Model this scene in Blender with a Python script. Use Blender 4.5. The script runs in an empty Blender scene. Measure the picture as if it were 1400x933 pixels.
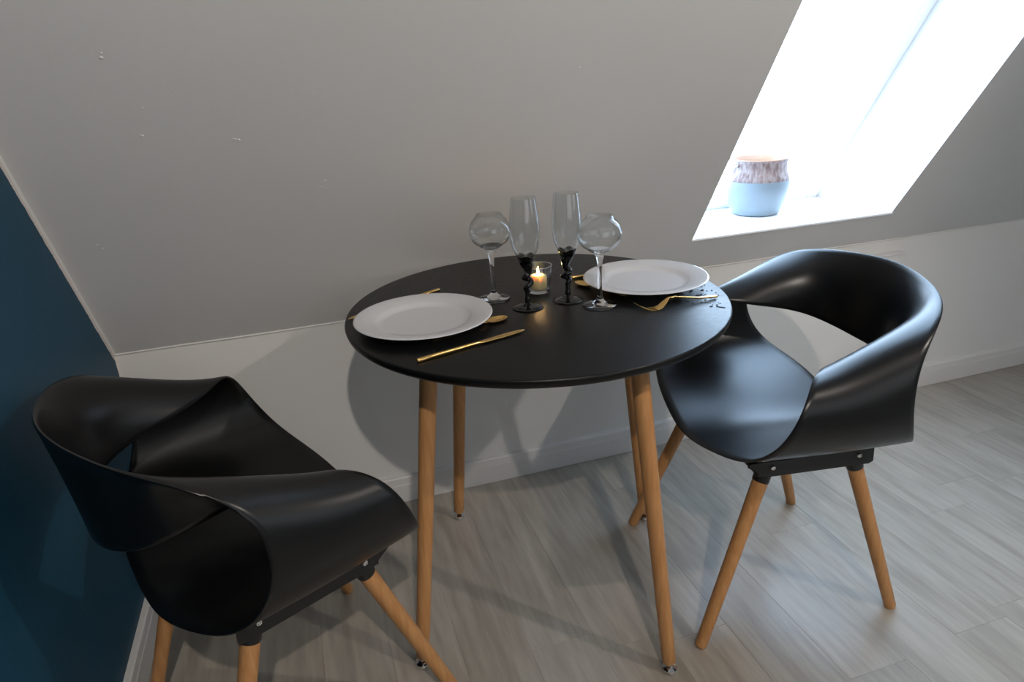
import bpy, bmesh, math, random
from mathutils import Vector, Matrix
C = bpy.context.scene.collection
scene = bpy.context.scene
R = math.radians
PI = math.pi

# ------------------------------------------------------------------ camera
CAM = Vector((0.4962, -1.8153, 1.2066)); YAW, PITCH, ROLL, FPX = 0.2888, 0.3758, -0.0577, 937.92
f_ = Vector((math.sin(YAW) * math.cos(PITCH), math.cos(YAW) * math.cos(PITCH), -math.sin(PITCH)))
r_ = Vector((math.cos(YAW), -math.sin(YAW), 0)); u_ = r_.cross(f_)
r2 = math.cos(ROLL) * r_ + math.sin(ROLL) * u_; u2 = -math.sin(ROLL) * r_ + math.cos(ROLL) * u_
cd = bpy.data.cameras.new('camera'); cam = bpy.data.objects.new('camera', cd); C.objects.link(cam)
m = Matrix((r2, u2, -f_)).transposed().to_4x4(); m.translation = CAM; cam.matrix_world = m
cd.sensor_width = 36; cd.lens = FPX * 36 / 1400; cd.clip_start = 0.02
scene.camera = cam

# ------------------------------------------------------------------ world: bright overcast sky
w = bpy.data.worlds.new('sky'); scene.world = w; w.use_nodes = True
nt = w.node_tree; bg = nt.nodes['Background']
SKY = 7.6
tc = nt.nodes.new('ShaderNodeTexCoord'); sx = nt.nodes.new('ShaderNodeSeparateXYZ')
rp = nt.nodes.new('ShaderNodeValToRGB'); rp.color_ramp.elements[0].position = 0.0; rp.color_ramp.elements[1].position = 0.9
rp.color_ramp.elements[0].color = (0.60, 0.78, 1, 1); rp.color_ramp.elements[1].color = (0.50, 0.71, 1.0, 1)
nt.links.new(tc.outputs['Generated'], sx.inputs[0]); nt.links.new(sx.outputs['Z'], rp.inputs[0]); nt.links.new(rp.outputs[0], bg.inputs['Color'])
bg.inputs['Strength'].default_value = SKY

# ------------------------------------------------------------------ lights of the room (ceiling spots, added area fills out of view)
def spot(name, loc, watts, size=0.022, ang=150, col=(1, .90, .80), aim=None):
    l = bpy.data.lights.new(name, 'SPOT'); l.energy = watts; l.shadow_soft_size = size
    l.spot_size = R(ang); l.spot_blend = 0.6; l.color = col
    o = bpy.data.objects.new(name, l); C.objects.link(o); o.location = loc
    if aim: o.rotation_euler = (Vector(aim) - Vector(loc)).to_track_quat('-Z', 'Y').to_euler()
    return o
spot('ceiling_spot', (0.55, -2.60, 2.30), 58, ang=88, aim=(0.85, -0.15, 0.45))
spot('pendant_spot', (2.05, -1.85, 1.90), 25, ang=95, aim=(0.9, -0.35, 0.2))
def area_fill(name, loc, rot, sx, sy, watts, col):
    al = bpy.data.lights.new(name, 'AREA'); al.shape = 'RECTANGLE'; al.size = sx; al.size_y = sy; al.energy = watts; al.color = col
    ao = bpy.data.objects.new(name, al); C.objects.link(ao); ao.location = loc; ao.rotation_euler = rot
area_fill('side_fill_light', (4.3, -2.9, 1.4), (0, R(90), 0), 1.3, 1.2, 5, (.80, .90, 1))  # ambient fill added from the right, no actual window there
area_fill('rear_fill_light', (1.6, -4.1, 1.35), (R(90), 0, R(0)), 2.2, 1.5, 7, (.93, .95, 1))  # soft fill added behind the camera to lift the knee wall, not a window

vs = scene.view_settings
vs.view_transform = 'Standard'; vs.look = 'None'; vs.gamma = 1; vs.use_curve_mapping = False; vs.exposure = 0.64
scene.cycles.use_denoising = True
scene.cycles.max_bounces = 12; scene.cycles.diffuse_bounces = 5; scene.cycles.transparent_max_bounces = 24
scene.cycles.caustics_reflective = False; scene.cycles.caustics_refractive = False
scene.cycles.sample_clamp_indirect = 4

# ------------------------------------------------------------------ helpers
def link(name, mesh, mat=None, parent=None):
    o = bpy.data.objects.new(name, mesh); C.objects.link(o)
    if mat and not mesh.materials: mesh.materials.append(mat)
    if parent: o.parent = parent
    return o
def fin(bm, name, mat, parent=None, smooth=True, angle=40):
    bmesh.ops.recalc_face_normals(bm, faces=bm.faces)
    me = bpy.data.meshes.new(name); bm.to_mesh(me); bm.free()
    if smooth:
        for p in me.polygons: p.use_smooth = True
        try: me.set_sharp_from_angle(angle=R(angle))
        except Exception: pass
    return link(name, me, mat, parent)
def tag(o, label=None, cat=None, group=None, kind=None):
    if label: o['label'] = label
    if cat: o['category'] = cat
    if group: o['group'] = group
    if kind: o['kind'] = kind
    return o
def empty(name, loc, rz=0):
    o = bpy.data.objects.new(name, None); C.objects.link(o); o.location = loc; o.rotation_euler = (0, 0, rz); o.empty_display_size = .05
    return o
def box(bm, lo, hi, bev=0.0, mat=None):
    vs_ = [bm.verts.new((x, y, z)) for x in (lo[0], hi[0]) for y in (lo[1], hi[1]) for z in (lo[2], hi[2])]
    idx = [(0, 1, 3, 2), (4, 6, 7, 5), (0, 4, 5, 1), (2, 3, 7, 6), (0, 2, 6, 4), (1, 5, 7, 3)]
    fs = [bm.faces.new([vs_[i] for i in q]) for q in idx]
    if mat is not None: bmesh.ops.transform(bm, matrix=mat, verts=vs_)
    if bev:
        es = list({e for f in fs for e in f.edges})
        bmesh.ops.bevel(bm, geom=es, offset=bev, segments=2, affect='EDGES', profile=.6)
def lathe(bm, prof, seg=48, cen=(0, 0), cap0=False, cap1=False, loop=False):
    rings = []
    for r, z in prof:
        if r < 1e-6: rings.append([bm.verts.new((cen[0], cen[1], z))])
        else: rings.append([bm.verts.new((cen[0] + r * math.cos(2 * PI * i / seg), cen[1] + r * math.sin(2 * PI * i / seg), z)) for i in range(seg)])
    n = len(rings)
    for a in range(n if loop else n - 1):
        A, B = rings[a], rings[(a + 1) % n]
        for i in range(seg):
            j = (i + 1) % seg
            if len(A) == 1 and len(B) == 1: continue
            if len(A) == 1: bm.faces.new((A[0], B[i], B[j]))
            elif len(B) == 1: bm.faces.new((A[i], A[j], B[0]))
            else: bm.faces.new((A[i], A[j], B[j], B[i]))
    if cap0 and len(rings[0]) > 1: bm.faces.new(rings[0][::-1])
    if cap1 and len(rings[-1]) > 1: bm.faces.new(rings[-1])
def smooth_profile(pts, sub=4):
    out = []; n = len(pts)
    for i in range(n - 1):
        p0, p1, p2, p3 = [Vector((*pts[max(0, min(n - 1, k))], 0)) for k in (i - 1, i, i + 1, i + 2)]
        for s in range(sub):
            f = s / sub; q = .5 * ((2 * p1) + (-p0 + p2) * f + (2 * p0 - 5 * p1 + 4 * p2 - p3) * f * f + (-p0 + 3 * p1 - 3 * p2 + p3) * f ** 3); out.append((max(0, q.x), q.y))
    return out + [pts[-1]]
def frame_of(d):
    d = d.normalized(); up = Vector((0, 0, 1)) if abs(d.z) < .9 else Vector((0, 1, 0))
    a = d.cross(up).normalized(); return a, a.cross(d).normalized()
def sweep(bm, pts, rad, seg=12, flat=None, cap=True):
    """tube along pts; rad number or list of r or (ra, rb); first axis horizontal"""
    pts = [Vector(p) for p in pts]; n = len(pts); rings = []
    for i, p in enumerate(pts):
        d = (pts[min(i + 1, n - 1)] - pts[max(i - 1, 0)])
        a, b = frame_of(d)
        rr = rad[i] if isinstance(rad, (list, tuple)) else rad
        ra, rb = rr if isinstance(rr, (list, tuple)) else (rr, rr)
        rings.append([bm.verts.new(p + a * ra * math.cos(2 * PI * k / seg) + b * rb * math.sin(2 * PI * k / seg)) for k in range(seg)])
    for A, B in zip(rings, rings[1:]):
        for k in range(seg):
            j = (k + 1) % seg; bm.faces.new((A[k], A[j], B[j], B[k]))
    if cap: bm.faces.new(rings[0][::-1]); bm.faces.new(rings[-1])

# ------------------------------------------------------------------ materials
def mat(name, base=(.8, .8, .8), rough=.5, spec=.5, metal=0, **kw):
    M = bpy.data.materials.new(name); M.use_nodes = True
    b = M.node_tree.nodes['Principled BSDF']
    b.inputs['Base Color'].default_value = (*base, 1); b.inputs['Roughness'].default_value = rough
    b.inputs['Specular IOR Level'].default_value = spec; b.inputs['Metallic'].default_value = metal
    for k, v in kw.items(): b.inputs[k.replace('_', ' ')].default_value = v
    return M
def nodes(M): return M.node_tree.nodes, M.node_tree.links, M.node_tree.nodes['Principled BSDF']
def add_bump(M, scale, strength, dist=.002, detail=3, coord='Object', vec=None, rough_var=None):
    N, L, b = nodes(M)
    tc = N.new('ShaderNodeTexCoord'); mp = N.new('ShaderNodeMapping'); nz = N.new('ShaderNodeTexNoise'); bp = N.new('ShaderNodeBump')
    if vec: mp.inputs['Scale'].default_value = vec
    nz.inputs['Scale'].default_value = scale; nz.inputs['Detail'].default_value = detail
    bp.inputs['Strength'].default_value = strength; bp.inputs['Distance'].default_value = dist
    L.new(tc.outputs[coord], mp.inputs[0]); L.new(mp.outputs[0], nz.inputs[0]); L.new(nz.outputs[0], bp.inputs['Height']); L.new(bp.outputs[0], b.inputs['Normal'])
    if rough_var:
        mr = N.new('ShaderNodeMapRange'); mr.inputs['To Min'].default_value = rough_var[0]; mr.inputs['To Max'].default_value = rough_var[1]
        mr.inputs['From Min'].default_value = .3; mr.inputs['From Max'].default_value = .7
        L.new(nz.outputs[0], mr.inputs[0]); L.new(mr.outputs[0], b.inputs['Roughness'])
    return nz

def wall_paint(name, col, rough=.55):
    M = mat(name, col, rough, .35)
    N, L, b = nodes(M)
    tc = N.new('ShaderNodeTexCoord')
    n1 = N.new('ShaderNodeTexNoise'); n1.inputs['Scale'].default_value = 3.0; n1.inputs['Detail'].default_value = 4
    n2 = N.new('ShaderNodeTexNoise'); n2.inputs['Scale'].default_value = 90; n2.inputs['Detail'].default_value = 2
    v = N.new('ShaderNodeTexVoronoi'); v.inputs['Scale'].default_value = 5.5
    mr = N.new('ShaderNodeMapRange'); mr.inputs['From Min'].default_value = 0.0; mr.inputs['From Max'].default_value = .045; mr.inputs['To Min'].default_value = 1.6; mr.inputs['To Max'].default_value = 0
    ad = N.new('ShaderNodeMath'); ad.operation = 'ADD'; ad2 = N.new('ShaderNodeMath'); ad2.operation = 'MULTIPLY_ADD'; ad2.inputs[1].default_value = .22
    bp = N.new('ShaderNodeBump'); bp.inputs['Strength'].default_value = .35; bp.inputs['Distance'].default_value = .003
    for n in (n1, n2, v): L.new(tc.outputs['Object'], n.inputs[0])
    L.new(v.outputs['Distance'], mr.inputs[0]); L.new(mr.outputs[0], ad.inputs[0]); L.new(n1.outputs[0], ad.inputs[1])
    L.new(n2.outputs[0], ad2.inputs[0]); L.new(ad.outputs[0], ad2.inputs[2]); L.new(ad2.outputs[0], bp.inputs['Height']); L.new(bp.outputs[0], b.inputs['Normal'])
    hs = N.new('ShaderNodeMixRGB'); hs.inputs[1].default_value = (*[c * .97 for c in col], 1); hs.inputs[2].default_value = (*[min(1, c * 1.03) for c in col], 1)
    L.new(n1.outputs[0], hs.inputs[0]); L.new(hs.outputs[0], b.inputs['Base Color'])
    return M
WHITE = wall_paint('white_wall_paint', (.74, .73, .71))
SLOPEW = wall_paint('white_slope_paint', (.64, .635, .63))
TRIM = mat('white_trim_paint', (.70, .685, .67), .4, .45); add_bump(TRIM, 25, .15)
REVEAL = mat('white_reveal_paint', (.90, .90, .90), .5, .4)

# blue wall with a ragged white margin at its edges (paint colour only)
HK, SL = 0.600, 0.9957
BLUE = mat('petrol_blue_paint', (.008, .052, .088), .5, .22)
N, L, b = nodes(BLUE)
tc = N.new('ShaderNodeTexCoord'); sp = N.new('ShaderNodeSeparateXYZ'); L.new(tc.outputs['Object'], sp.inputs[0])
nz = N.new('ShaderNodeTexNoise'); nz.inputs['Scale'].default_value = 45; nz.inputs['Detail'].default_value = 5; L.new(tc.outputs['Object'], nz.inputs[0])
def mth(op, a, b_=None, c=None):
    n = N.new('ShaderNodeMath'); n.operation = op
    for i, x in enumerate((a, b_, c)):
        if x is None: continue
        if isinstance(x, (int, float)): n.inputs[i].default_value = x
        else: L.new(x, n.inputs[i])
    return n.outputs[0]
# distance below the slope line: n=(0,sin,cos): d = -(y sin + (z-H) cos)
dz = mth('SUBTRACT', sp.outputs['Z'], HK)
d1 = mth('MULTIPLY', mth('ADD', mth('MULTIPLY', sp.outputs['Y'], math.sin(SL)), mth('MULTIPLY', dz, math.cos(SL))), -1)
d2 = mth('MULTIPLY', sp.outputs['Y'], -1)
dm = mth('MINIMUM', d1, mth('ADD', d2, .008))
dn = mth('ADD', dm, mth('MULTIPLY', mth('SUBTRACT', nz.outputs[0], .5), .010))
st = mth('GREATER_THAN', dn, .013)
mx = N.new('ShaderNodeMixRGB'); L.new(st, mx.inputs[0]); mx.inputs[1].default_value = (.66, .60, .57, 1)
n3 = N.new('ShaderNodeTexNoise'); n3.inputs['Scale'].default_value = 2.5; n3.inputs['Detail'].default_value = 5; L.new(tc.outputs['Object'], n3.inputs[0])
m3 = N.new('ShaderNodeMixRGB'); L.new(n3.outputs[0], m3.inputs[0]); m3.inputs[1].default_value = (.006, .054, .098, 1); m3.inputs[2].default_value = (.009, .070, .125, 1)
L.new(m3.outputs[0], mx.inputs[2]); L.new(mx.outputs[0], b.inputs['Base Color'])
bp = N.new('ShaderNodeBump'); bp.inputs['Strength'].default_value = .25; bp.inputs['Distance'].default_value = .002; L.new(nz.outputs[0], bp.inputs['Height']); L.new(bp.outputs[0], b.inputs['Normal'])

# greige wood planks
PLANK = mat('greige_oak_plank', (.36, .33, .29), .33, .9)
N, L, b = nodes(PLANK)
tc = N.new('ShaderNodeTexCoord'); oi = N.new('ShaderNodeObjectInfo')
cx = N.new('ShaderNodeCombineXYZ'); mu = N.new('ShaderNodeMath'); mu.operation = 'MULTIPLY'; mu.inputs[1].default_value = 37
L.new(oi.outputs['Random'], mu.inputs[0])
for i in range(3): L.new(mu.outputs[0], cx.inputs[i])
va = N.new('ShaderNodeVectorMath'); va.operation = 'ADD'; L.new(tc.outputs['Object'], va.inputs[0]); L.new(cx.outputs[0], va.inputs[1])
mp = N.new('ShaderNodeMapping'); mp.inputs['Scale'].default_value = (1, .10, 1); L.new(va.outputs[0], mp.inputs[0])
wn = N.new('ShaderNodeTexNoise'); wn.inputs['Scale'].default_value = 7; wn.inputs['Detail'].default_value = 2; L.new(mp.outputs[0], wn.inputs[0])
wv = N.new('ShaderNodeMath'); wv.operation = 'MULTIPLY'; wv.inputs[1].default_value = 24; L.new(wn.outputs[0], wv.inputs[0])
sn = N.new('ShaderNodeMath'); sn.operation = 'SINE'; L.new(wv.outputs[0], sn.inputs[0])
fn = N.new('ShaderNodeTexNoise'); fn.inputs['Scale'].default_value = 70; fn.inputs['Detail'].default_value = 4; L.new(mp.outputs[0], fn.inputs[0])
bn = N.new('ShaderNodeTexNoise'); bn.inputs['Scale'].default_value = 4; bn.inputs['Detail'].default_value = 3; L.new(va.outputs[0], bn.inputs[0])
a1 = N.new('ShaderNodeMath'); a1.operation = 'MULTIPLY_ADD'; a1.inputs[1].default_value = .13; L.new(sn.outputs[0], a1.inputs[0]); L.new(fn.outputs[0], a1.inputs[2])
a2 = N.new('ShaderNodeMath'); a2.operation = 'MULTIPLY_ADD'; a2.inputs[1].default_value = .45; L.new(bn.outputs[0], a2.inputs[0]); L.new(a1.outputs[0], a2.inputs[2])
cr = N.new('ShaderNodeValToRGB'); e = cr.color_ramp.elements; e[0].position = .42; e[1].position = .98
e[0].color = (.268, .240, .198, 1); e[1].color = (.395, .362, .308, 1); L.new(a2.outputs[0], cr.inputs[0])
hv = N.new('ShaderNodeHueSaturation'); mr = N.new('ShaderNodeMapRange'); mr.inputs['To Min'].default_value = .97; mr.inputs['To Max'].default_value = 1.04
L.new(oi.outputs['Random'], mr.inputs[0]); L.new(mr.outputs[0], hv.inputs['Value']); L.new(cr.outputs[0], hv.inputs['Color']); L.new(hv.outputs[0], b.inputs['Base Color'])
bp = N.new('ShaderNodeBump'); bp.inputs['Strength'].default_value = .25; bp.inputs['Distance'].default_value = .001; L.new(a1.outputs[0], bp.inputs['Height']); L.new(bp.outputs[0], b.inputs['Normal'])
DARKGAP = mat('dark_underlay', (.05, .045, .04), .9, .1)

PLASTIC = mat('black_satin_plastic', (.004, .004, .0043), .31, .40); add_bump(PLASTIC, 900, .06, .0004)
TABLEBLK = mat('black_table_lacquer', (.0045, .0045, .0047), .36, .26)
add_bump(TABLEBLK, 60, .12, .001, 5, vec=(1, 6, 1), rough_var=(.31, .42))
METALBLK = mat('black_powder_coat', (.01, .01, .011), .4, .5)
CHROME = mat('chrome', (.72, .72, .72), .12, .5, 1)
RUBBER = mat('black_rubber', (.015, .015, .015), .6, .3)
GOLD = mat('brushed_gold', (.80, .52, .19), .22, .5, 1); add_bump(GOLD, 300, .08, .0003, vec=(1, .1, 1))
PORC = mat('white_porcelain', (.58, .58, .595), .16, .5); add_bump(PORC, 12, .02)
WAX = mat('ivory_wax', (.92, .74, .40), .5, .4, Subsurface_Weight=.9, Subsurface_Scale=.02)
WAX.node_tree.nodes['Principled BSDF'].inputs['Subsurface Radius'].default_value = (1.0, .75, .45)
BLKGLASS = mat('black_glass', (.004, .004, .004), .06, .6)
def wood(name, c0, c1):
    M = mat(name, c0, .42, .4); N, L, b = nodes(M)
    tc = N.new('ShaderNodeTexCoord'); mp = N.new('ShaderNodeMapping'); mp.inputs['Scale'].default_value = (1, 1, .06)
    n = N.new('ShaderNodeTexNoise'); n.inputs['Scale'].default_value = 130; n.inputs['Detail'].default_value = 5
    cr = N.new('ShaderNodeValToRGB'); cr.color_ramp.elements[0].position = .35; cr.color_ramp.elements[1].position = .7
    cr.color_ramp.elements[0].color = (*c0, 1); cr.color_ramp.elements[1].color = (*c1, 1)
    L.new(tc.outputs['Object'], mp.inputs[0]); L.new(mp.outputs[0], n.inputs[0]); L.new(n.outputs[0], cr.inputs[0]); L.new(cr.outputs[0], b.inputs['Base Color'])
    return M
BEECH = wood('beech_wood', (.44, .205, .075), (.54, .28, .11))
GLASS = mat('clear_glass', (1, 1, 1), .0, .5, Transmission_Weight=1.0, IOR=1.48)
def thin_glass(name, ior=1.5, tint=(.97, .98, .98), rough=.02):
    M = bpy.data.materials.new(name); M.use_nodes = True; N, L = M.node_tree.nodes, M.node_tree.links; N.clear()
    o = N.new('ShaderNodeOutputMaterial'); mx = N.new('ShaderNodeMixShader'); t = N.new('ShaderNodeBsdfTransparent'); g = N.new('ShaderNodeBsdfGlossy'); fr = N.new('ShaderNodeMath'); lw = N.new('ShaderNodeLayerWeight'); lw.inputs[0].default_value = .5; pw = N.new('ShaderNodeMath'); pw.operation = 'POWER'; pw.inputs[1].default_value = 3.2
    L.new(lw.outputs['Facing'], pw.inputs[0]); L.new(pw.outputs[0], fr.inputs[0]); fr.operation = 'MULTIPLY_ADD'; f0 = 1.3 * ((ior - 1) / (ior + 1)) ** 2; fr.inputs[1].default_value = .8 * (1 - f0); fr.inputs[2].default_value = f0; t.inputs[0].default_value = (*tint, 1); g.inputs['Roughness'].default_value = rough
    L.new(fr.outputs[0], mx.inputs[0]); L.new(t.outputs[0], mx.inputs[1]); L.new(g.outputs[0], mx.inputs[2]); L.new(mx.outputs[0], o.inputs[0]); return M
THIN = thin_glass('thin_blown_glass')
PANE = thin_glass('window_glass', 1.3)
SPECK = mat('crumbs', (.02, .018, .015), .6, .4)

# ------------------------------------------------------------------ room shell
XR, YB, ZC = 4.6, -4.2, 2.42
ss, cs = math.sin(SL), math.cos(SL)
tmax = (ZC - HK) / ss; ytop = -cs * tmax
def quadobj(name, faces, mat_, smooth=False):
    bm = bmesh.new()
    for f in faces: bm.faces.new([bm.verts.new(p) for p in f])
    bmesh.ops.remove_doubles(bm, verts=bm.verts, dist=1e-5)
    me = bpy.data.meshes.new(name); bm.to_mesh(me); bm.free()
    return tag(link(name, me, mat_), kind='structure')
def slabobj(name, lo, hi, mat_):
    bm = bmesh.new(); box(bm, lo, hi); return tag(fin(bm, name, mat_, smooth=False), kind='structure')

floor = slabobj('floor', (-.12, YB - .1, -.10), (XR + .1, .12, -.008), DARKGAP)
# planks
PW = .148; X0 = .832 - 6 * PW; PL = 1.22
known = {6: -.695, 10: -.999, 11: -.547, 12: -.982, 15: -.535}
random.seed(4)
k = 0
while X0 + k * PW < XR:
    xa = max(X0 + k * PW, 0.0); xb = min(X0 + (k + 1) * PW, XR)
    if xb > 0:
        j = known.get(k, -random.uniform(.15, 1.2)); ys = [0.0]
        y = j
        while y > -.05: y -= PL
        while y > YB: ys.append(y); y -= PL
        ys.append(YB)
        for ya, yb in zip(ys[1:], ys):
            bm = bmesh.new(); g = .00012
            lo = (xa + g, ya + g, -.008); hi = (xb - g, yb - g, random.uniform(-.0003, 0.0))
            cxm = ((lo[0] + hi[0]) / 2, (lo[1] + hi[1]) / 2, 0)
            box(bm, (lo[0] - cxm[0], lo[1] - cxm[1], lo[2]), (hi[0] - cxm[0], hi[1] - cxm[1], hi[2]))
            top = [e for e in bm.edges if all(v.co.z > lo[2] + .004 for v in e.verts)]
            bmesh.ops.bevel(bm, geom=top, offset=.0003, segments=1, affect='EDGES')
            o = fin(bm, 'plank', PLANK, floor, smooth=False); o.location = cxm
    k += 1

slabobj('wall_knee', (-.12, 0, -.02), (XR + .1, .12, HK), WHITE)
slabobj('wall_left', (-.12, YB - .1, -.02), (0, .10, ZC + .05), BLUE)
slabobj('wall_right', (XR, YB - .1, -.02), (XR + .12, .10, ZC + .05), WHITE)
slabobj('wall_back', (-.12, YB - .12, -.02), (XR + .12, YB, ZC + .05), WHITE)
slabobj('ceiling', (-.12, YB - .1, ZC), (XR + .1, ytop + .25, ZC + .1), WHITE)

# sloping wall with the roof window opening
def SP(x, t, d=0.0): return Vector((x, -cs * t + ss * d, HK + ss * t + cs * d))
WX0, WX1, WT0, WT1, WD = 1.586, 2.316, .133, 1.55, .30
faces = [
    (SP(-.1, 0), SP(XR + .1, 0), SP(XR + .1, WT0), SP(-.1, WT0)),
    (SP(-.1, WT0), SP(WX0, WT0), SP(WX0, WT1), SP(-.1, WT1)),
    (SP(WX1, WT0), SP(XR + .1, WT0), SP(XR + .1, WT1), SP(WX1, WT1)),
    (SP(-.1, WT1), SP(XR + .1, WT1), SP(XR + .1, tmax + .05), SP(-.1, tmax + .05)),
]
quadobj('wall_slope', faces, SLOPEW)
bm = bmesh.new(); random.seed(8)
for (x, t) in [(0.226, 0.798), (0.224, .790), (0.237, 0.634), (0.242, .632), (0.396, 0.610), (0.401, .609), (0.407, .607), (0.560, 0.699), (0.559, 0.486), (.551, .469), (0.083, 0.373), (0.09, .362), (0.259, 0.690), (1.1, .72), (.9, .9), (1.3, .5)]:
    q = bmesh.ops.create_icosphere(bm, subdivisions=1, radius=random.uniform(.0014, .0026))
    for v in q['verts']: v.co = Vector((v.co.x * 1.4, v.co.y * .7, v.co.z)) + SP(x, t)
bl = fin(bm, 'paint_blobs', SLOPEW, bpy.data.objects['wall_slope']); tag(bl, kind='stuff')
# outer roof boards so that no sky leaks in around the reveal
quadobj('wall_slope_outer', [
    (SP(-.1, -.3, .34), SP(XR + .1, -.3, .34), SP(XR + .1, -.13, .34), SP(-.1, -.13, .34)),
    (SP(-.1, -.13, .34), SP(WX0 - .01, -.13, .34), SP(WX0 - .01, WT1 + .2, .34), SP(-.1, WT1 + .2, .34)),
    (SP(WX1 + .01, -.13, .34), SP(XR + .1, -.13, .34), SP(XR + .1, WT1 + .2, .34), SP(WX1 + .01, WT1 + .2, .34)),
    (SP(-.1, WT1 + .2, .34), SP(XR + .1, WT1 + .2, .34), SP(XR + .1, tmax + .3, .34), SP(-.1, tmax + .3, .34))], SLOPEW)
# reveals: sill level, sides upright, head level
yb_s = -cs * WT0; zs = HK + ss * WT0
# depth plane d = WD : y ss + (z-HK) cs = WD
def yat(z, d=WD): return (d - (z - HK) * cs) / ss
zt = HK + ss * WT1; yt = -cs * WT1
A0, A1 = (WX0, yb_s, zs), (WX1, yb_s, zs); B0, B1 = (WX0, yat(zs), zs), (WX1, yat(zs), zs)
D0, D1 = (WX0, yt, zt), (WX1, yt, zt); E0, E1 = (WX0, yat(zt), zt), (WX1, yat(zt), zt)
quadobj('window_reveal', [(A0, B0, E0, D0), (A1, D1, E1, B1), (D0, E0, E1, D1), (A0, A1, B1, B0)], REVEAL)
win = tag(empty('window_1', (0, 0, 0)), kind='structure')
bm = bmesh.new(); box(bm, (WX0 - .002, yb_s - .002, zs - .004), (WX1 + .005, yat(zs), zs + .003), .001); fin(bm, 'window_sill', REVEAL, win)
def slope_box(bm, x0, x1, t0, t1, d0, d1, bev=.004):
    vs_ = [bm.verts.new(SP(x, t, d)) for x in (x0, x1) for t in (t0, t1) for d in (d0, d1)]
    idx = [(0, 1, 3, 2), (4, 6, 7, 5), (0, 4, 5, 1), (2, 3, 7, 6), (0, 2, 6, 4), (1, 5, 7, 3)]
    fs = [bm.faces.new([vs_[i] for i in q]) for q in idx]
    bmesh.ops.bevel(bm, geom=list({e for f in fs for e in f.edges}), offset=bev, segments=2, affect='EDGES')
def t_of(p): return (-(p[1]) * cs + (p[2] - HK) * ss)
tb, tt = t_of(B0), t_of(E0)
FW = .045
for (x0, x1, t0, t1) in ((WX0, WX0 + FW, tb, tt), (WX1 - FW, WX1, tb, tt), (WX0 + FW, WX1 - FW, tb, tb + FW), (WX0 + FW, WX1 - FW, tt - FW, tt)):
    bm = bmesh.new(); slope_box(bm, x0, x1, t0, t1, WD - .01, WD + .045); fin(bm, 'frame_bar', REVEAL, win)
bm = bmesh.new(); slope_box(bm, WX0 + FW - .005, WX1 - FW + .005, tb + FW - .005, tt - FW + .005, WD + .02, WD + .024, .0005); fin(bm, 'pane', PANE, win, smooth=False)

# baseboards
def baseboard(name, prof, pts_fn, mat_):
    bm = bmesh.new(); a = [bm.verts.new(pts_fn(0, y, z)) for y, z in prof]; b2 = [bm.verts.new(pts_fn(1, y, z)) for y, z in prof]
    for i in range(len(prof)):
        j = (i + 1) % len(prof); bm.faces.new((a[i], a[j], b2[j], b2[i]))
    bm.faces.new(a[::-1]); bm.faces.new(b2)
    return tag(fin(bm, name, mat_, smooth=False), kind='structure')
prof = [(0, 0.001), (.016, .001), (.016, .060), (.0150, .0615), (.0150, .063), (.0135, .082), (.010, .086), (0, .087)]
baseboard('baseboard_knee', prof, lambda e, d, z: (0.001 if e == 0 else XR - .001, -d, z), TRIM)
baseboard('baseboard_left', prof, lambda e, d, z: (d, (-.016 if e == 0 else YB + .01), z), TRIM)
# caulk bead along the crease between knee wall and slope, and down the slope corner
bm = bmesh.new(); sweep(bm, [(x, -.0015 + .0006 * math.sin(x * 17), HK - .001 + .0008 * math.sin(x * 9 + 1)) for x in [i * .05 for i in range(0, 93)]], .0026, 8)
tag(fin(bm, 'trim_1', TRIM), kind='structure')
bm = bmesh.new(); sweep(bm, [SP(.001, t, -.001 + .0008 * math.sin(t * 23)) for t in [i * .05 for i in range(0, 42)]], .004, 8)
tag(fin(bm, 'trim_2', TRIM), kind='structure')
# small white junction box on the knee wall behind the right chair
jb = empty('junction_box', (2.39, 0, .515))
bm = bmesh.new(); box(bm, (-.055, -.030, -.035), (.055, -.0005, .035), .005); fin(bm, 'box_body', TRIM, jb)
bm = bmesh.new(); box(bm, (-.060, -.034, .035), (.060, -.0005, .041), .002); fin(bm, 'box_lid', TRIM, jb)
tag(jb, 'small white box on the knee wall behind the top of the right chair', 'wall box')

# ------------------------------------------------------------------ table
TX, TY, TH, TR = .9448, -.4999, .747, .400; TROT = -.3881
table = empty('round_table', (TX, TY, 0), 0)
tag(table, 'round black table with four splayed beech legs between the two chairs', 'table')
bm = bmesh.new()
lathe(bm, [(0, TH - .019), (TR - .012, TH - .019), (TR - .006, TH - .0175), (TR - .0015, TH - .012), (TR, TH - .005), (TR - .0012, TH - .0012), (TR - .004, TH), (0, TH)], 128)
fin(bm, 'tabletop', TABLEBLK, table, angle=50)
for kq in range(4):
    a = TROT + [-PI / 4, -3 * PI / 4, 3 * PI / 4, PI / 4][kq]; u = Vector((math.cos(a), math.sin(a), 0))
    top_ = u * .276 + Vector((0, 0, TH - .019)); bot = u * .379 + Vector((0, 0, 0.0)); d = (bot - top_)
    def pt(z): return top_ + d * ((TH - .019 - z) / (TH - .019))
    bm = bmesh.new(); zz = [.022, .026, .10, .40, .700]
    sweep(bm, [pt(z) for z in zz], [.0125, .0145, .0150, .0165, .0178], 24); leg = fin(bm, 'leg', BEECH, table)
    bm = bmesh.new(); sweep(bm, [pt(.698), pt(.702), pt(.7275)], [.0188, .0192, .0192], 24); fin(bm, 'ferrule', METALBLK, leg)
    p = pt(.010); bm = bmesh.new()
    lathe(bm, [(0, .001), (.0145, .001), (.0165, .004), (.0155, .009), (.009, .012), (.0055, .014), (.0055, .024), (0, .024)], 28, (p.x, p.y)); fin(bm, 'leveling_foot', CHROME, leg)

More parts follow.
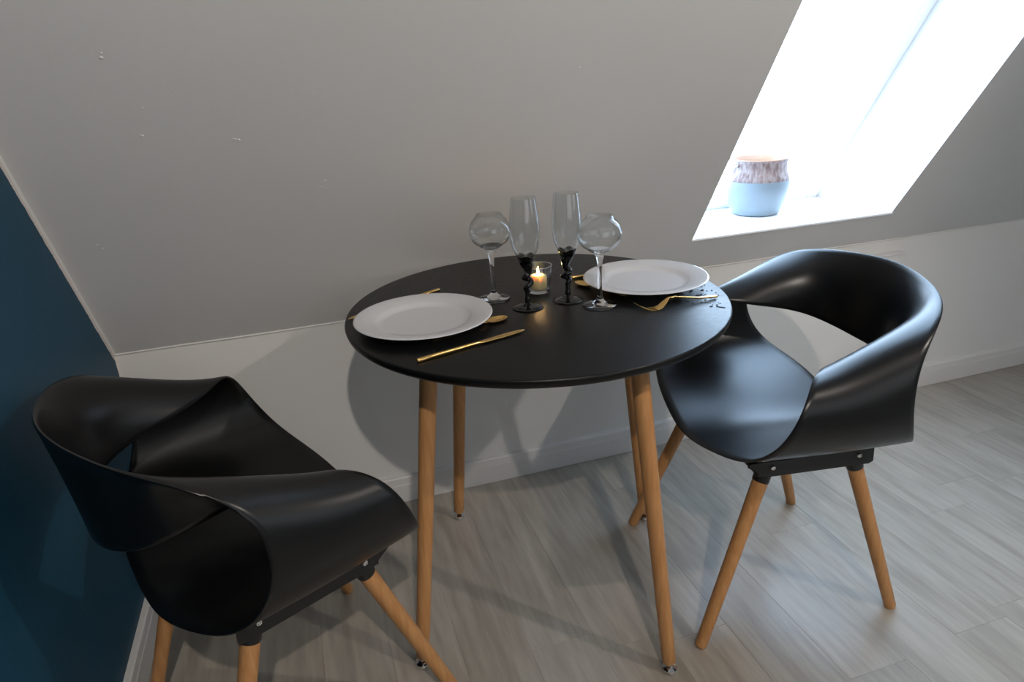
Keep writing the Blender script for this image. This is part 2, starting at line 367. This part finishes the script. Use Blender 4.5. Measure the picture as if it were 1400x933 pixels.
# crumbs and scratches on the right side of the table top
random.seed(11); bm = bmesh.new()
def crumb(x, y, s, l=1.0, a=0.0):
    M_ = Matrix.Translation((x, y, TH + s * .3)) @ Matrix.Rotation(a, 4, 'Z')
    box(bm, (-s * l, -s, -s * .3), (s * l, s, s * .3), 0, M_)
for i in range(150):
    t = random.random(); a = random.uniform(-.55, .12); r = random.uniform(.25, .385)
    crumb(TX + r * math.cos(a), TY + r * math.sin(a), random.uniform(.0005, .0016), random.uniform(.8, 2), random.uniform(0, 3))
crumb(1.262, -.705, .0015, 6, -.9); crumb(1.248, -.693, .0018, 1.6, .3)
cr_ = fin(bm, 'crumbs', SPECK, smooth=False); tag(cr_, 'fine dark crumbs scattered on the right side of the black table', 'crumbs', kind='stuff')

# ------------------------------------------------------------------ chairs
#CHAIRDATA
EDGE_FRONT = [0.28389, 0.03989, 0.01245, -0.02247, 0.00094, 0.00212, -0.00225, 0.02701, 0.22531, -0.05002, 0.00954, 0.00439, -0.00529, -0.00063, 0.00077, 0.55542, -0.08484, -0.06893, 0.00899, 0.00974, 0.00235, -0.00513, -0.00282]
EDGE_REAR = [0.32000, 0.01094, -0.00045, -0.00368, -0.00340, -0.00029, -0.00059, -0.17637, 0.03121, -0.06977, 0.00059, 0.00985, 0.00156, -0.00099, 0.00062, 0.60989, -0.18672, -0.02040, 0.01556, 0.00012, -0.00659, -0.00340, -0.00122]
BULGE = [0, 0, .01, .02, .03, .09, .12, .05, .01]
POSE_R = (1.4632, -0.6248, 3.0022)
POSE_L = (0.3342, -0.6557, 0.4378)
LEGP = (0.2266, 0.2480, -0.2265, 0.1748, 0.1075, -0.1068, 0.3792, 0.2116)
def closed(h, sub=8):
    h = [Vector(p) for p in h]; h[0].x = 0; h[-1].x = 0
    c = h + [Vector((-p.x, p.y, p.z)) for p in h[1:-1][::-1]]; n = len(c); out = []
    for i in range(n):
        p0, p1, p2, p3 = c[(i - 1) % n], c[i], c[(i + 1) % n], c[(i + 2) % n]
        for s in range(sub):
            f = s / sub
            out.append(.5 * ((2 * p1) + (-p0 + p2) * f + (2 * p0 - 5 * p1 + 4 * p2 - p3) * f * f + (-p0 + 3 * p1 - 3 * p2 + p3) * f ** 3))
    return out
def fourier(v, n=128, K=7):
    a, b_, c = v[:K], v[K:2 * K + 1], v[2 * K + 1:]
    return [Vector((sum(a[k] * math.sin((k + 1) * t) for k in range(K)), sum(b_[k] * math.cos(k * t) for k in range(K + 1)), sum(c[k] * math.cos(k * t) for k in range(K + 1)))) for t in [2 * PI * i / n for i in range(n)]]
def make_chair():
    root = empty('shell_armchair', (0, 0, 0))
    A, B = fourier(EDGE_FRONT), fourier(EDGE_REAR); n = len(A); NV = 20
    bulge = closed([Vector((0, b, 0)) for b in BULGE])
    # centre line for bulge direction
    cen = [(a + b) / 2 for a, b in zip(A, B)]
    nrms = []
    for i in range(n):
        tan = (cen[(i + 1) % n] - cen[i - 1]).normalized(); nrms.append((B[i] - A[i]).cross(tan).normalized())
    sg = 1 if nrms[n // 4].x > 0 else -1      # outward on the side wall; same face all round the loop
    rows = []
    for i in range(n):
        d = B[i] - A[i]; k_ = bulge[i].y * sg
        rows.append([A[i] + d * (j / NV) + nrms[i] * k_ * d.length * 4 * (j / NV) * (1 - j / NV) for j in range(NV + 1)])
    # normals for thickness
    T = .0055; inner = []; outer = []
    for i in range(n):
        ri, ro = [], []
        for j in range(NV + 1):
            du = rows[(i + 1) % n][j] - rows[i - 1][j]; dv = rows[i][min(j + 1, NV)] - rows[i][max(j - 1, 0)]
            nn = du.cross(dv).normalized()
            ri.append(rows[i][j] - nn * T / 2); ro.append(rows[i][j] + nn * T / 2)
        inner.append(ri); outer.append(ro)
    bm = bmesh.new()
    VI = [[bm.verts.new(p) for p in r] for r in inner]; VO = [[bm.verts.new(p) for p in r] for r in outer]
    VA = [bm.verts.new(rows[i][0] + (rows[i][0] - rows[i][1]).normalized() * T * .45) for i in range(n)]
    VB = [bm.verts.new(rows[i][-1] + (rows[i][-1] - rows[i][-2]).normalized() * T * .45) for i in range(n)]
    for i in range(n):
        k2 = (i + 1) % n
        for j in range(NV):
            bm.faces.new((VI[i][j], VI[i][j + 1], VI[k2][j + 1], VI[k2][j])); bm.faces.new((VO[i][j], VO[k2][j], VO[k2][j + 1], VO[i][j + 1]))
        bm.faces.new((VI[i][0], VI[k2][0], VA[k2], VA[i])); bm.faces.new((VA[i], VA[k2], VO[k2][0], VO[i][0]))
        bm.faces.new((VI[i][-1], VB[i], VB[k2], VI[k2][-1])); bm.faces.new((VB[i], VO[i][-1], VO[k2][-1], VB[k2]))
    sh = fin(bm, 'shell', PLASTIC, root, angle=80)
    fx, ff, fr, tx, tf, tr, ZT, fxr = LEGP
    # under-frame: two side plates and two cross bars
    for s in (-1, 1):
        bm = bmesh.new(); x = s * .196
        vs_ = [(.152, .4245), (.110, .396), (-.122, .393), (-.132, .398), (-.130, .432), (.148, .432)]
        a = [bm.verts.new((x - .002, y, z)) for y, z in vs_]; b2 = [bm.verts.new((x + .002, y, z)) for y, z in vs_]
        for i in range(6):
            j = (i + 1) % 6; bm.faces.new((a[i], a[j], b2[j], b2[i]))
        bm.faces.new(a[::-1]); bm.faces.new(b2)
        pl = fin(bm, 'side_plate', METALBLK, root, smooth=False)
        for y in (.098, -.096):
            bm = bmesh.new(); lathe(bm, [(0, .0), (.0062, 0), (.0062, .002), (.0045, .0042), (.003, .0044), (.0026, .0030), (0, .0030)], 16)
            bmesh.ops.rotate(bm, verts=bm.verts, cent=(0, 0, 0), matrix=Matrix.Rotation(s * PI / 2, 3, 'Y')); bmesh.ops.translate(bm, verts=bm.verts, vec=(x + s * .002, y, .418))
            fin(bm, 'bolt', CHROME, pl)
    for y in (.115, -.100):
        bm = bmesh.new(); box(bm, (-.195, y - .012, .396), (.195, y + .012, .405), .002); fin(bm, 'cross_bar', METALBLK, root)
    for s in (-1, 1):
        for front in (1, 0):
            foot = Vector((s * (fx if front else fxr), ff if front else fr, 0)); tp = Vector((s * tx, tf if front else tr, ZT)); d = tp - foot
            bm = bmesh.new(); sweep(bm, [foot + d * t for t in (.004, .014, .5, 1.0)], [.0115, .0130, .0150, .0166], 24)
            for v in bm.verts:
                if v.co.z < .004: v.co.z = .0005
            leg = fin(bm, 'leg', BEECH, root)
            bm = bmesh.new(); sweep(bm, [foot + d * t for t in (.985, .99, 1.05, 1.075)], [.0172, .0178, .0178, .019], 24); fin(bm, 'ferrule', METALBLK, leg)
    return root
def copy_tree(o, parent=None):
    c = o.copy(); C.objects.link(c); c.parent = parent
    for ch in [q for q in bpy.data.objects if q.parent == o]: copy_tree(ch, c)
    return c
ch1 = make_chair(); ch2 = copy_tree(ch1)
for o, (x, y, a), lab in ((ch1, POSE_R, 'black plastic shell armchair with beech legs, right of the table'),
                          (ch2, POSE_L, 'black plastic shell armchair with beech legs by the blue wall, left of the table')):
    o.location = (x, y, 0); o.rotation_euler = (0, 0, a - PI / 2 ); tag(o, lab, 'chair', 'shell armchairs at the round table')

# ------------------------------------------------------------------ plates
def make_plate(x, y, lab, rz=0):
    bm = bmesh.new(); R_ = .137
    lathe(bm, [(0, .006), (.080, .0062), (.088, .0075), (.094, .0120), (.099, .0150), (R_ - .004, .0205), (R_ - .001, .0205), (R_, .0190), (R_ - .002, .0175), (.100, .0115), (.092, .007), (.086, .002), (.082, .0), (.078, .0), (.076, .0025), (0, .0025)], 96)
    o = fin(bm, 'dinner_plate', PORC, angle=60); o.location = (x, y, TH + .0005); tag(o, lab, 'plate', 'white dinner plates'); return o
P1 = make_plate(.697, -.535, 'round white dinner plate on the left side of the black table')
P2 = make_plate(1.2035, -.500, 'round white dinner plate on the right side of the black table')

# ------------------------------------------------------------------ glasses
def wine_glass(x, y, lab):
    root = empty('wine_glass', (x, y, TH))
    bm = bmesh.new()  # foot and stem
    lathe(bm, [(0, .0005), (.0335, .0005), (.0350, .0018), (.0345, .0032), (.025, .0050), (.014, .0072), (.0082, .0115), (.0056, .020), (.0045, .045), (.0044, .070), (.0054, .090), (.0074, .102), (.0105, .1085), (.0150, .1120), (.0230, .1170), (.0215, .1195), (.010, .1165), (.0, .1160)], 40)
    fin(bm, 'stem', GLASS, root, angle=70)
    bm = bmesh.new()
    o_ = smooth_profile([(.0215, .1170), (.0340, .1245), (.0418, .1360), (.0440, .1490), (.0418, .1620), (.0355, .1735), (.0290, .1810), (.0262, .1860)])
    i_ = [(r - .0011, z + .0006) for r, z in o_[::-1]]; i_[0] = (.0252, .1862)
    lathe(bm, o_ + i_, 48); fin(bm, 'bowl', THIN, root, angle=80)
    tag(root, lab, 'wine glass', 'stemmed wine glasses'); return root
wine_glass(.869, -.444, 'clear round-bowled wine glass beside the left plate')
wine_glass(1.054, -.587, 'clear round-bowled wine glass in front of the right plate')
def flute(x, y, lab, rz, s=1.0):
    root = empty('champagne_flute', (x, y, TH), rz)
    bm = bmesh.new()
    lathe(bm, [(0, .0004), (.0305, .0004), (.0318, .0016), (.0312, .0028), (.018, .0058), (.0085, .0080), (.0060, .0120)], 40, cap1=True); ft = fin(bm, 'foot', BLKGLASS, root, angle=60)
    bm = bmesh.new(); pts = []; rad = []
    for i in range(61):
        t = i / 60; z = .010 + t * .088
        env = max(0, 1 - ((z - .056) / .017) ** 2) ** 1.5 if abs(z - .056) < .017 else 0; ang = 2 * PI * (z - .056) / .026
        up = max(0, (z - .062) / .036)
        x_ = .0105 * env * math.cos(ang) + .004 * math.sin(PI * min(1, up)) ; y_ = .008 * env * math.sin(ang)
        pts.append((x_, y_, z))
        rad.append(.0054 + .0006 * math.sin(t * 22) + .0006 * env + up ** 1.4 * .0085)
    sweep(bm, pts, rad, 16); fin(bm, 'twisted_stem', BLKGLASS, root, angle=80)
    bm = bmesh.new(); n = 40; prof_ = [(.0, .097), (.013, .0975), (.0160, .1010), (.0150, .1020), (.0178, .1055), (.0168, .1065), (.0195, .1110), (.0150, .1112), (0, .1075)]
    lathe(bm, prof_, 40)
    for v in bm.verts:
        r = math.hypot(v.co.x, v.co.y)
        if r > .012: v.co.z += .0020 * math.sin(5 * math.atan2(v.co.y, v.co.x))
    fin(bm, 'petal_cup', BLKGLASS, root, angle=60)
    bm = bmesh.new()
    o_ = smooth_profile([(.0, .1082), (.010, .1086), (.0185, .1120), (.0235, .1200), (.0272, .1320), (.0293, .1480), (.0298, .1640), (.0288, .1860), (.0270, .2060), (.0255, .2190), (.0246, .2265)])
    i_ = [(r - .0010, z + .0003) for r, z in o_[1:][::-1]]
    lathe(bm, o_ + i_ + [(0, .1100)], 48); fin(bm, 'bowl', THIN, root, angle=80)
    tag(root, lab, 'champagne flute', 'champagne flutes with black twisted stems'); return root
flute(.916, -.533, 'champagne flute with black twisted stem in front of the candle', .3)
flute(1.008, -.527, 'champagne flute with black twisted stem right of the candle', PI)

# ------------------------------------------------------------------ candle
VX, VY = .973, -.440
vh = empty('candle_holder', (VX, VY, TH)); tag(vh, 'small clear glass tumbler holding a lit candle', 'candle holder')
bm = bmesh.new(); lathe(bm, [(0, .0004), (.0235, .0004), (.0250, .0020), (.0262, .012), (.0318, .0595), (.0314, .0603), (.0300, .0600), (.0248, .013), (.0230, .0095), (0, .0090)], 48); fin(bm, 'cup', thin_glass('tumbler_glass', 1.9), vh, angle=50)
bm = bmesh.new(); lathe(bm, [(.0305 + .0011 * math.cos(a), .0603 + .0011 * math.sin(a)) for a in [2 * PI * i / 10 for i in range(10)]], 48, loop=True); fin(bm, 'cup_lip', GLASS, vh, angle=80)
bm = bmesh.new(); lathe(bm, [(0, .0008), (.0228, .0008), (.0240, .003), (.0242, .0075), (.0222, .0086), (0, .0086)], 40); fin(bm, 'cup_base', GLASS, vh, angle=60)
cn = empty('pillar_candle', (VX, VY, TH + .0095)); tag(cn, 'short ivory candle burning inside the glass tumbler', 'candle')
bm = bmesh.new(); lathe(bm, [(0, 0), (.0180, 0), (.0186, .001), (.0190, .0240), (.0175, .0275), (.0120, .0300), (.006, .0296), (0, .0292)], 40); fin(bm, 'wax', WAX, cn, angle=60)
bm = bmesh.new(); sweep(bm, [(0, 0, .0285), (.0003, 0, .032), (.0008, 0, .0345)], .0006, 8); fin(bm, 'wick', RUBBER, cn)
FL = bpy.data.materials.new('flame'); FL.use_nodes = True; Nn = FL.node_tree.nodes; Nn.clear()
o_m = Nn.new('ShaderNodeOutputMaterial'); em = Nn.new('ShaderNodeEmission'); em.inputs[0].default_value = (1, .60, .24, 1); em.inputs[1].default_value = 420; FL.node_tree.links.new(em.outputs[0], o_m.inputs[0])
bm = bmesh.new(); lathe(bm, [(0, .0302), (.0014, .0310), (.0021, .0330), (.0019, .0352), (.0011, .0380), (.0004, .0402), (0, .0412)], 16); fin(bm, 'flame', FL, cn)

# ------------------------------------------------------------------ cutlery
def orient(root_name, a, b, lab, cat, grp=None):
    a = Vector(a); b = Vector(b); o = empty(root_name, a); d = b - a
    o.rotation_mode = 'XYZ'
    yaw = math.atan2(d.y, d.x); pit = -math.asin(d.z / d.length); o.rotation_euler = (0, pit, yaw)
    tag(o, lab, cat, grp); return o, d.length
def strip(bm, sec, seg=12):
    """sec: list of (x, z, halfwidth, halfthick)"""
    rings = []
    for x, z, hw, ht in sec:
        rings.append([bm.verts.new((x, hw * math.copysign(abs(math.cos(t)) ** .6, math.cos(t)), z + ht * math.copysign(abs(math.sin(t)) ** .6, math.sin(t)))) for t in [2 * PI * k_ / seg for k_ in range(seg)]])
    for A, B in zip(rings, rings[1:]):
        for k_ in range(seg):
            j = (k_ + 1) % seg; bm.faces.new((A[k_], A[j], B[j], B[k_]))
    bm.faces.new(rings[0][::-1]); bm.faces.new(rings[-1])
def knife(a, b, lab):
    o, Ln = orient('table_knife', a, b, lab, 'knife'); k_ = Ln / .235
    bm = bmesh.new(); strip(bm, [(0, 0, .0030, .0028), (.002, 0, .0042, .0036), (.03, 0, .0044, .0036), (.09, 0, .0038, .0032), (.125 * k_, 0, .0034, .0028), (.132 * k_, 0, .0040, .0022)]); fin(bm, 'handle', GOLD, o, angle=50)
    bm = bmesh.new(); strip(bm, [(.130 * k_, 0, .0040, .0020), (.145 * k_, 0, .0068, .0011), (.19 * k_, 0, .0082, .0009), (.215 * k_, 0, .0072, .0008), (.228 * k_, .0, .0042, .0007), (.235 * k_, 0, .0006, .0004)], 10); fin(bm, 'blade', GOLD, o, angle=50)
    return o
def spoon(a, b, lab):
    o, Ln = orient('dessert_spoon', a, b, lab, 'spoon')
    bm = bmesh.new(); strip(bm, [(0, 0, .0035, .0020), (.003, 0, .0045, .0026), (.05, .001, .0036, .0022), (Ln - .065, .004, .0022, .0018), (Ln - .046, .001, .0030, .0014)]); fin(bm, 'handle', GOLD, o, angle=50)
    bm = bmesh.new(); a_, b_ = .024, .0155; c = Ln - .024; NR, NS = 6, 24; top = []; bot = []
    for r in range(NR + 1):
        q = r / NR
        dep = -.0055 * (1 - q * q)
        for lst, off in ((top, 0.0), (bot, -.0012)):
            lst.append([bm.verts.new((c + a_ * q * math.cos(2 * PI * s / NS), b_ * q * math.sin(2 * PI * s / NS) * (1 - .12 * math.cos(2 * PI * s / NS)), .003 + dep + off)) for s in range(NS)] if r else [bm.verts.new((c, 0, .003 + dep + off))])
    for lst in (top, bot):
        for s in range(NS): bm.faces.new((lst[0][0], lst[1][s], lst[1][(s + 1) % NS]))
        for r in range(1, NR):
            for s in range(NS): bm.faces.new((lst[r][s], lst[r + 1][s], lst[r + 1][(s + 1) % NS], lst[r][(s + 1) % NS]))
    for s in range(NS): bm.faces.new((top[NR][s], bot[NR][s], bot[NR][(s + 1) % NS], top[NR][(s + 1) % NS]))
    fin(bm, 'spoon_bowl', GOLD, o, angle=60); return o
def fork(a, b, lab):
    """a handle end, b tine tips; neck arched, tines curved up"""
    o, Ln = orient('dinner_fork', a, b, lab, 'fork')
    bm = bmesh.new(); strip(bm, [(0, 0, .0036, .0018), (.003, 0, .0046, .0024), (.04, .003, .0038, .0022), (Ln - .088, .016, .0021, .0018), (Ln - .074, .0160, .0030, .0015), (Ln - .064, .008, .0085, .0011), (Ln - .054, .0008, .0108, .0010), (Ln - .044, -.0014, .0112, .0009)]); fin(bm, 'handle', GOLD, o, angle=50)
    for s in range(4):
        y = (s - 1.5) * .0060
        bm = bmesh.new(); strip(bm, [(Ln - .047, -.0014, .0014, .0008), (Ln - .03, -.0008, .0013, .0008), (Ln - .015, .006, .0012, .0007), (Ln, .016, .0005, .0005)], 8)
        for v in bm.verts: v.co.y += y
        fin(bm, 'tine', GOLD, o, angle=50)
    return o
zt_ = TH + .004
knife((.648, -.725, TH + .0040), (.865, -.661, TH + .0040), 'gold table knife lying in front of the left plate')
CUT = True
knife((.772, -.331, TH + .0040), (.556, -.446, TH + .0040), 'gold table knife mostly hidden behind the left plate, both ends showing')
spoon((.690, -.628, TH + .0030), (.856, -.579, TH + .0030), 'gold spoon whose tip shows right of the left plate')
spoon((1.124, -.562, TH + .0030), (1.070, -.422, TH + .0032), 'gold spoon with its bowl showing left of the right plate')
knife((1.072, -.386, TH + .0038), (1.290, -.398, TH + .0038), 'gold knife handle behind the spoon bowl, half under the right plate')
fork((1.287, -.652, TH + .0040), (1.098, -.661, TH + .0025), 'gold fork in front of the right plate, tines pointing left')

# ------------------------------------------------------------------ pot on the sill
pot = empty('ceramic_pot', (1.957, .145, zs + .0045))
tag(pot, 'pale blue bellied ceramic pot with mottled brown neck on the window sill', 'pot')
BLUEC = mat('pale_blue_glaze', (.24, .295, .335), .35, .5); add_bump(BLUEC, 12, .1)
MOT = mat('mottled_glaze', (.4, .3, .26), .4, .5)
N, L, b = nodes(MOT); tc = N.new('ShaderNodeTexCoord'); mp = N.new('ShaderNodeMapping'); mp.inputs['Scale'].default_value = (1, 1, .35); n = N.new('ShaderNodeTexNoise'); n.inputs['Scale'].default_value = 110; n.inputs['Detail'].default_value = 6
cr = N.new('ShaderNodeValToRGB'); cr.color_ramp.elements[0].position = .38; cr.color_ramp.elements[1].position = .62; cr.color_ramp.elements[0].color = (.20, .13, .12, 1); cr.color_ramp.elements[1].color = (.36, .29, .28, 1)
L.new(tc.outputs['Object'], mp.inputs[0]); L.new(mp.outputs[0], n.inputs[0]); L.new(n.outputs[0], cr.inputs[0]); L.new(cr.outputs[0], b.inputs['Base Color'])
TERR = mat('terracotta_rim', (.60, .36, .24), .6, .3)
bm = bmesh.new(); lathe(bm, [(0, 0), (.068, 0), (.076, .003), (.088, .035), (.098, .075), (.1025, .103), (.1015, .112), (.0985, .1125), (.094, .1115), (.085, .04), (.07, .008), (0, .008)], 64); fin(bm, 'belly', BLUEC, pot, angle=60)
bm = bmesh.new(); lathe(bm, [(.0995, .112), (.1000, .116), (.094, .132), (.090, .150), (.0905, .168), (.0935, .175), (.092, .178), (.087, .176), (.083, .160), (.086, .13), (.091, .112)], 64, loop=True); fin(bm, 'neck', MOT, pot, angle=60)
bm = bmesh.new(); lathe(bm, [(.0855, .1755), (.0915, .1790), (.0905, .1815), (.086, .181), (.0835, .1770), (.083, .150), (.0815, .150), (.082, .172)], 64, loop=True); fin(bm, 'rim', TERR, pot, angle=60)
WIRE = mat('wire_handle', (.45, .42, .38), .35, .5, 1)
bm = bmesh.new(); pts = []
for i in range(41):
    a = PI * i / 40; p = Vector((.099 * math.cos(a), 0, 0)); dd = .075 * math.sin(a)
    pts.append((p.x * (1 + .12 * math.sin(a)), -dd * .9 - .012 * math.sin(a) - .002, .162 - dd * .55))
pts = [(q[0], q[1] * 1.25, q[2]) for q in pts]
sweep(bm, pts, .0014, 8); hd = fin(bm, 'bail_handle', WIRE, pot)
for s in (-1, 1):
    bm = bmesh.new(); bmesh.ops.create_uvsphere(bm, u_segments=16, v_segments=10, radius=.0045); bmesh.ops.translate(bm, verts=bm.verts, vec=(s * .096, 0, .162)); fin(bm, 'lug', WIRE, pot)
pot.rotation_euler = (0, 0, R(193))
